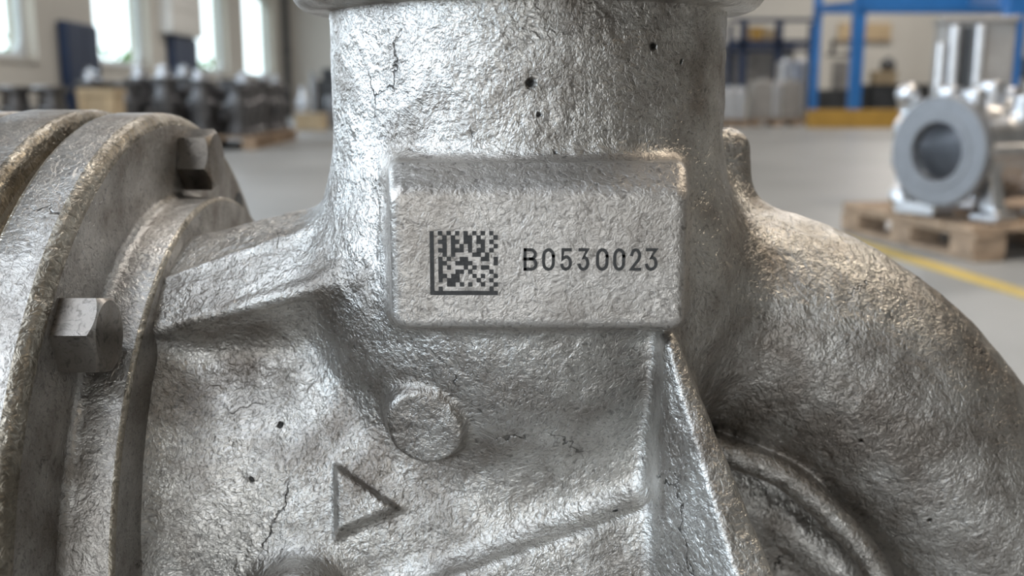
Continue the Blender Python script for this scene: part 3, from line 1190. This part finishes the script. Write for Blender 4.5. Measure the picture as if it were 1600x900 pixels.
# near upright of the second bay, in front at the right edge
Y2 = 8.0
post = thing('rack_upright', 'bright blue rack upright with short top beam near the upper right corner', 'rack', (X(1573, Y2), Y2, 0), 0)
bar(post, 'upright', M['blue'], -.065, .065, -.06, .06, 0, Zp(-90, Y2))
bar(post, 'foot_plate', M['blue'], -.12, .12, -.1, .1, 0, .012)
mb = MB()
a_, b_ = Vector((-.05, 0, Zp(-2, Y2))), Vector((X(1500, Y1) - X(1573, Y2), Y1 - Y2 - .2, Zp(4, Y1)))
dv = b_ - a_
mb.box(-.06, .06, -.06, .06, 0, dv.length, Matrix.Translation(a_) @ dv.to_track_quat('Z', 'Y').to_matrix().to_4x4())
mb.build('top_beam', M['blue'], post)

# navy shelf further back
Y3 = 22.5
sh = thing('storage_shelf', 'navy steel shelf frame standing behind the silver castings', 'shelf', (X(1200, Y3), Y3, 0))
ox3 = X(1200, Y3)
for px, dy, w in ((1158, 0, .075), (1213, 0, .075), (1138, 1.2, .05), (1262, 1.2, .05)):
    bar(sh, 'upright', M['navy'], X(px, Y3 + dy) - ox3 - w, X(px, Y3 + dy) - ox3 + w, dy - .05, dy + .05, 0, Zp(32, Y3))
for py, h_ in ((30, .06), (64, .09), (76, .06)):
    bar(sh, 'shelf_beam', M['navy'], X(1136, Y3) - ox3, X(1272, Y3) - ox3, -.05, .0, Zp(py, Y3) - h_, Zp(py, Y3) + h_ * .3)
bar(sh, 'shelf_board', M['navy'], X(1138, Y3) - ox3, X(1272, Y3) - ox3, 0, 1.2, Zp(66, Y3) - .03, Zp(66, Y3))
bar(sh, 'back_panel', M['grey_iron'], X(1136, Y3) - ox3, X(1262, Y3) - ox3, 1.25, 1.28, Zp(150, Y3), Zp(66, Y3) - .03)
zb = Zp(66, Y3)
def open_box(name, label, x0, x1, y0, y1, z0, z1, m, cat, cleat=None):
    t = thing(name, label, cat, ((x0 + x1) / 2, (y0 + y1) / 2, z0))
    hx_, hy_, h_ = (x1 - x0) / 2, (y1 - y0) / 2, z1 - z0
    MB().box(-hx_, hx_, -hy_, hy_, 0, h_).build('body', m, t, .01)
    MB().box(-hx_ - .012, hx_ + .012, -hy_ - .012, hy_ + .012, h_ * .9, h_ + .006).build('lid', m, t, .006)
    for s in (-1, 1):
        MB().box(s * hx_ * .8 - .03, s * hx_ * .8 + .03, -hy_ - .012, -hy_ + .01, 0, h_ * .9).build('batten', cleat or m, t)
    return t


open_box('shelf_crate', 'ochre crate on the upper board of the navy shelf', X(1167, Y3) , X(1193, Y3), Y3 + .1, Y3 + .6, zb, Zp(42, Y3), M['yellow'], 'crate', M['wood_pale'])
open_box('shelf_carton', 'pale carton beside the ochre crate on the navy shelf', X(1196, Y3), X(1210, Y3), Y3 + .1, Y3 + .6, zb, Zp(45, Y3), M['wood_pale'], 'carton')

# silver castings in front of the navy shelf
def lump(name, label, cat, px0, px1, pytop, Yd, m, fins, rz=0.0, base='wood', z0=None, dep=.5):
    x0, x1 = X(px0, Yd), X(px1, Yd)
    t = thing(name, label, cat, ((x0 + x1) / 2, Yd + dep / 2, 0 if z0 is None else z0), rz)
    w = (x1 - x0) / 2
    H = Zp(pytop, Yd) - (0 if z0 is None else z0)
    zb_ = 0.0
    if base:
        zb_ = .12
        for s in (-1, 0, 1):
            MB().box(s * w * .8 - .07, s * w * .8 + .07, -dep / 2, dep / 2, 0, zb_ - .03).build('runner', M[base], t)
        MB().box(-w, w, -dep / 2, dep / 2, zb_ - .03, zb_).build('deck', M[base], t)
    MB().box(-w * .96, w * .96, -dep / 2 + .03, dep / 2, zb_, H - .03).build('body', M[m], t, .03)
    for k in range(fins):
        fx = -w + (k + .5) * 2 * w / fins
        MB().box(fx - w * .16, fx + w * .16, -dep / 2, -dep / 2 + .06, zb_ + .02, H - .06 - .05 * (k % 2)).build('rib', M['alu'], t, .012)
    for k in range(max(2, fins)):
        mb = MB()
        fx = -w + (k + .5) * 2 * w / max(2, fins)
        mb.lathe([(w * .25, H - .05), (w * .25, H + .01), (w * .18, H + .02)], 14, Matrix.Translation((fx, -dep * .2, 0)))
        mb.build('boss', M[m], t, smooth=True)
    return t


lump('machine_casting', 'silver ribbed casting on a skid just right of the pump neck', 'casting', 1122, 1168, 136, 18.2, 'alu', 3)
lump('machine_casting', 'square brown-grey casting on a skid in front of the navy shelf', 'casting', 1176, 1256, 124, 18.5, 'grey_iron', 1)
lump('machine_casting', 'pale block casting raised behind the square brown-grey casting', 'casting', 1220, 1262, 92, 20.4, 'alu', 1, base='wood')

# things standing inside and behind the blue rack
Y4 = 23.5
bd = thing('wall_board', 'tan notice board on the back wall seen through the blue rack', 'board', (X(1343, 26.9), 26.93, Zp(62, 26.9)))
MB().box(X(1305, 26.9) - X(1343, 26.9), X(1386, 26.9) - X(1343, 26.9), -.04, .05, 0, Zp(36, 26.9) - Zp(62, 26.9)).build('panel', M['wood_pale'], bd, .01)
MB().box(X(1303, 26.9) - X(1343, 26.9), X(1388, 26.9) - X(1343, 26.9), -.05, .05, -.04, .0).build('ledge', M['wood'], bd)
st = thing('machine_stand', 'dark machine stand with a jib arm between the blue uprights', 'machine', (X(1312, Y4), Y4, 0))
bar(st, 'column', M['grey_iron'], -.16, .1, -.15, .15, .5, Zp(95, Y4))
bar(st, 'base', M['dark'], -.55, .35, -.3, .3, 0, Zp(140, Y4))
bar(st, 'arm', M['dark'], -.35, .35, -.05, .05, Zp(88, Y4), Zp(84, Y4))
bar(st, 'mast', M['dark'], -.25, -.18, -.05, .05, Zp(86, Y4), Zp(62, Y4))
bar(st, 'spotlight', M['wood'], .12, .3, -.1, .1, Zp(90, Y4), Zp(84, Y4) + .06)
wb = thing('work_bench', 'dark bench piled with parts and a brown box beyond the blue rack', 'bench', (X(1390, Y4), Y4, 0))
bar(wb, 'top', M['dark'], -.75, .9, -.35, .35, Zp(132, Y4) - .06, Zp(132, Y4))
for s in (-.65, .75):
    bar(wb, 'leg', M['dark'], s - .06, s + .06, -.3, .3, 0, Zp(132, Y4) - .06)
bar(wb, 'drawer_unit', M['dark'], -.5, .1, -.3, .3, .15, Zp(132, Y4) - .06)
open_box('parts_box', 'brown box on the dark bench beyond the blue rack', X(1362, Y4), X(1394, Y4), Y4 - .25, Y4 + .2, Zp(132, Y4), Zp(111, Y4), M['carton'], 'box')
t = thing('motor', 'small dark motor sitting on top of the brown box', 'motor', (X(1385, Y4), Y4, Zp(111, Y4) + .006))
T = Matrix.Translation((-.15, 0, .13)) @ Matrix.Rotation(math.radians(90), 4, 'Y')
MB().lathe([(.10, 0), (.12, .03), (.12, .26), (.07, .30)], 20, T).build('motor_body', M['dark'], t, smooth=True)
MB().box(-.12, .1, -.09, .09, 0, .04).build('base', M['dark'], t)
MB().box(-.06, .05, -.05, .05, .23, .30).build('terminal_box', M['dark'], t, .01)
Y5 = 12.0
ct = thing('control_box', 'black control cabinet at the right edge beside the blue upright', 'cabinet', (X(1597, Y5), Y5, 0))
MB().box(-.07, .25, -.1, .15, Zp(122, Y5), Zp(90, Y5)).build('case', M['dark'], ct, .01)
MB().box(.05, .12, -.02, .06, 0, Zp(122, Y5)).build('post', M['dark'], ct)
MB().box(-.05, .22, -.08, .12, 0, .02).build('base_plate', M['dark'], ct)

# ------------------------------------------------------------------ left side: stacked housings on pallets
PHT = 0.14
PILES = ((-3.66, 11.35, 'near'), (-3.70, 12.72, 'far'))
for a, b, w_ in PILES:
    pallet('wide pallet under the %s end of the dark housings pile' % w_, (a, b, 0), math.radians(3), 1.9, 1.25, PHT)


def drum_housing(m):
    t = thing('cast_housing', 'dark round cast housing in the pile on pallets by the windows', 'casting', (0, 0, 0), 0, 'dark housings piled on pallets')
    mb = MB().lathe([(.150, 0), (.158, .02), (.158, .05), (.125, .07), (.12, .20), (.135, .25), (.15, .30), (.15, .36), (.125, .38), (.11, .52)], 24)
    mb.build('body', m, t, smooth=True)
    MB().lathe([(.155, .515), (.160, .53), (.160, .56), (.150, .57), (.085, .57), (.080, .52)], 24).build('top_flange', m, t, smooth=True)
    b = MB().lathe([(.045, 0), (.045, .17), (.055, .175), (.055, .20)], 14, Matrix.Translation((0, 0, .24)) @ Matrix.Rotation(math.radians(90), 4, 'X'))
    b.build('side_port', m, t, smooth=True)
    return t


proto = drum_housing(M['iron'])
rnd = random.Random(11)
HS = {}
first = True
drot = math.radians(3)
ROWS = ('front row', 'middle row', 'back row')
COLS = ('leftmost', 'second from left', 'middle one', 'second from right', 'rightmost')


def spot(pcx, pcy, i, j):
    lx, ly = -.95 + .20 + i * .375, -.625 + .20 + j * .41
    return pcx + lx * math.cos(drot) - ly * math.sin(drot), pcy + lx * math.sin(drot) + ly * math.cos(drot)


for pcx, pcy, w_ in PILES:
    for i in range(5):
        for j in range(3):
            o = proto if first else copy_tree(proto)
            first = False
            o.location = (*spot(pcx, pcy, i, j), PHT)
            o.rotation_euler = (0, 0, rnd.uniform(-1.2, 1.2))
            HS[w_, i, j] = rnd.uniform(.86, 1.1)
            o.scale = (1, 1, HS[w_, i, j])
            o['label'] = 'dark round cast housing, %s in the %s of the %s pallet' % (COLS[i], ROWS[j], w_)
capm = thing('cast_fitting', 'x', 'fitting', (0, 0, 0), 0, 'shiny fittings on the housings pile')
MB().lathe([(.07, 0), (.095, .01), (.095, .03), (.06, .045), (.06, .08), (.075, .085), (.075, .10), (.02, .12)], 18).build('fitting_body', M['alu'], capm, smooth=True)
MB().lathe([(.02, .108), (.02, .14), (.0001, .145)], 12).build('stem', M['alu'], capm, smooth=True)
first = True
for p_, i, j in ((0, 0, 0), (0, 1, 1), (0, 2, 0), (0, 2, 2), (1, 3, 1), (1, 4, 0), (1, 4, 2), (0, 3, 0), (0, 4, 1)):
    pcx, pcy, w_ = PILES[p_]
    o = capm if first else copy_tree(capm)
    first = False
    o.location = (*spot(pcx, pcy, i, j), PHT + .5705 * HS[w_, i, j])
    o['label'] = 'shiny fitting on the %s housing, %s, %s pallet' % (COLS[i].replace(' one', ''), ROWS[j], w_)

# far-left pair and tan crate, mostly behind the flange
Y6 = 9.4
for k, px in enumerate((14, 72)):
    o = copy_tree(proto)
    o.location = (X(px, Y6), Y6 + .1, 0.08)
    o['label'] = ['dark cast housing at the far left, left one of the pair behind the flange', 'dark cast housing at the far left, right one of the pair behind the flange'][k]
    o['group'] = 'pair of dark housings at the far left'
sk = pallet('low pallet under the pair of dark housings at the far left', (X(43, Y6), Y6 + .1, 0), 0, .74, .42, .08)
t = open_box('wooden_crate', 'tan wooden crate between the dark housings and the navy cabinet at left', X(121, Y6), X(176, Y6), Y6, Y6 + .28, 0, Zp(139, Y6), M['carton'], 'crate', M['wood_pale'])

# small wooden box with a shiny valve, past the pile
Y7 = 16.6
open_box('wooden_box', 'small tan wooden box on the floor left of the pump neck', X(459, Y7), X(503, Y7), Y7, Y7 + .5, 0, Zp(178, Y7), M['carton'], 'box', M['wood_pale'])
t = thing('shutoff_valve', 'shiny cream valve body standing on the small tan wooden box', 'valve', (X(469, Y7), Y7 + .2, Zp(178, Y7) + .006))
MB().lathe([(.13, 0), (.13, .04), (.07, .06), (.09, .14), (.09, .22), (.06, .28), (.06, .38), (.10, .39), (.10, .42)], 24).build('body', M['alu'], t, smooth=True)
MB().lathe([(.06, 0), (.06, .10), (.09, .11), (.09, .14)], 18, Matrix.Translation((0, 0, .18)) @ Matrix.Rotation(math.radians(90), 4, 'X')).build('port', M['alu'], t, smooth=True)
Y8 = 18.5
t = thing('machine_tool', 'dark machine with a grey hose column just left of the pump neck', 'machine', (X(512, Y8), Y8 + .3, 0))
MB().box(-.22, .5, -.3, .3, 0, Zp(125, Y8)).build('cabinet', M['dark'], t, .02)
MB().box(-.12, .45, -.2, .3, Zp(125, Y8), Zp(106, Y8)).build('head', M['dark'], t, .03)
MB().lathe([(.07, 0), (.07, .75), (.05, .78), (.05, .95)], 16, Matrix.Translation((-.22, -.4, 0))).build('hose_column', M['machined'], t, smooth=True)
t = tag(MB().lathe([(.15, 0), (.155, .02), (.15, .25), (.155, .27), (.15, .50), (.13, .53), (.05, .54)], 24).build('steel_drum', M['machined'], smooth=True),
        'small pale steel drum beside the pump neck on the left', 'drum')
t.location = (X(521, 17.8), 17.8, 0)

# things fixed or standing along the left wall
def wall_cabinet(s0, s1, z1, label):
    c = wall_pt((s0 + s1) / 2, -.075, 0)
    t = thing('steel_cabinet', label, 'cabinet', c, math.atan(WALL_K))
    L_ = (s1 - s0) / 2
    MB().box(-.06, .04, -L_, L_, 0.05, z1).build('carcass', M['navy'], t, .01)
    for s in (-1, 1):
        d_ = MB().box(.04, .055, min(0, s * L_) + .01, max(0, s * L_) - .01, .08, z1 - .03).build('door', M['navy'], t, .004)
        MB().box(.055, .075, s * .05 - .012, s * .05 + .012, z1 * .55, z1 * .55 + .15).build('handle', M['machined'], d_)
    MB().box(-.05, .03, -L_ + .03, L_ - .03, 0, .05).build('plinth', M['dark'], t)
    return t


wall_cabinet(11.75, 12.75, Zp(34, 12.0), 'navy cabinet between the first two windows on the left wall')
wall_cabinet(16.1, 17.55, Zp(57, 16.6), 'navy cabinet under the white wall box, between second and third windows')
c = wall_pt(16.7, -.1, Zp(54, 16.4))
t = thing('wall_box', 'white flat box on the left wall above a navy cabinet', 'box', c, math.atan(WALL_K))
MB().box(-.1, .1, -.95, .95, 0, 1.3).build('case', M['white'], t, .01)
for k in range(4):
    MB().box(.1, .115, -.9, .9, .06 + k * .3, .30 + k * .3).build('front_slat', M['white'], t, .004)
c = wall_pt(26.3, -.17, 0)
t = thing('drain_pipe', 'dark vertical pipe in the corner beyond the last window', 'pipe', c)
MB().lathe([(.09, 0), (.09, 2.0), (.09, HC)], 16).build('pipe', M['dark'], t, smooth=True)
for zz in (.4, 1.6, 3.0):
    MB().box(-.12, .12, -.02, .02, zz, zz + .05).build('bracket', M['dark'], t)
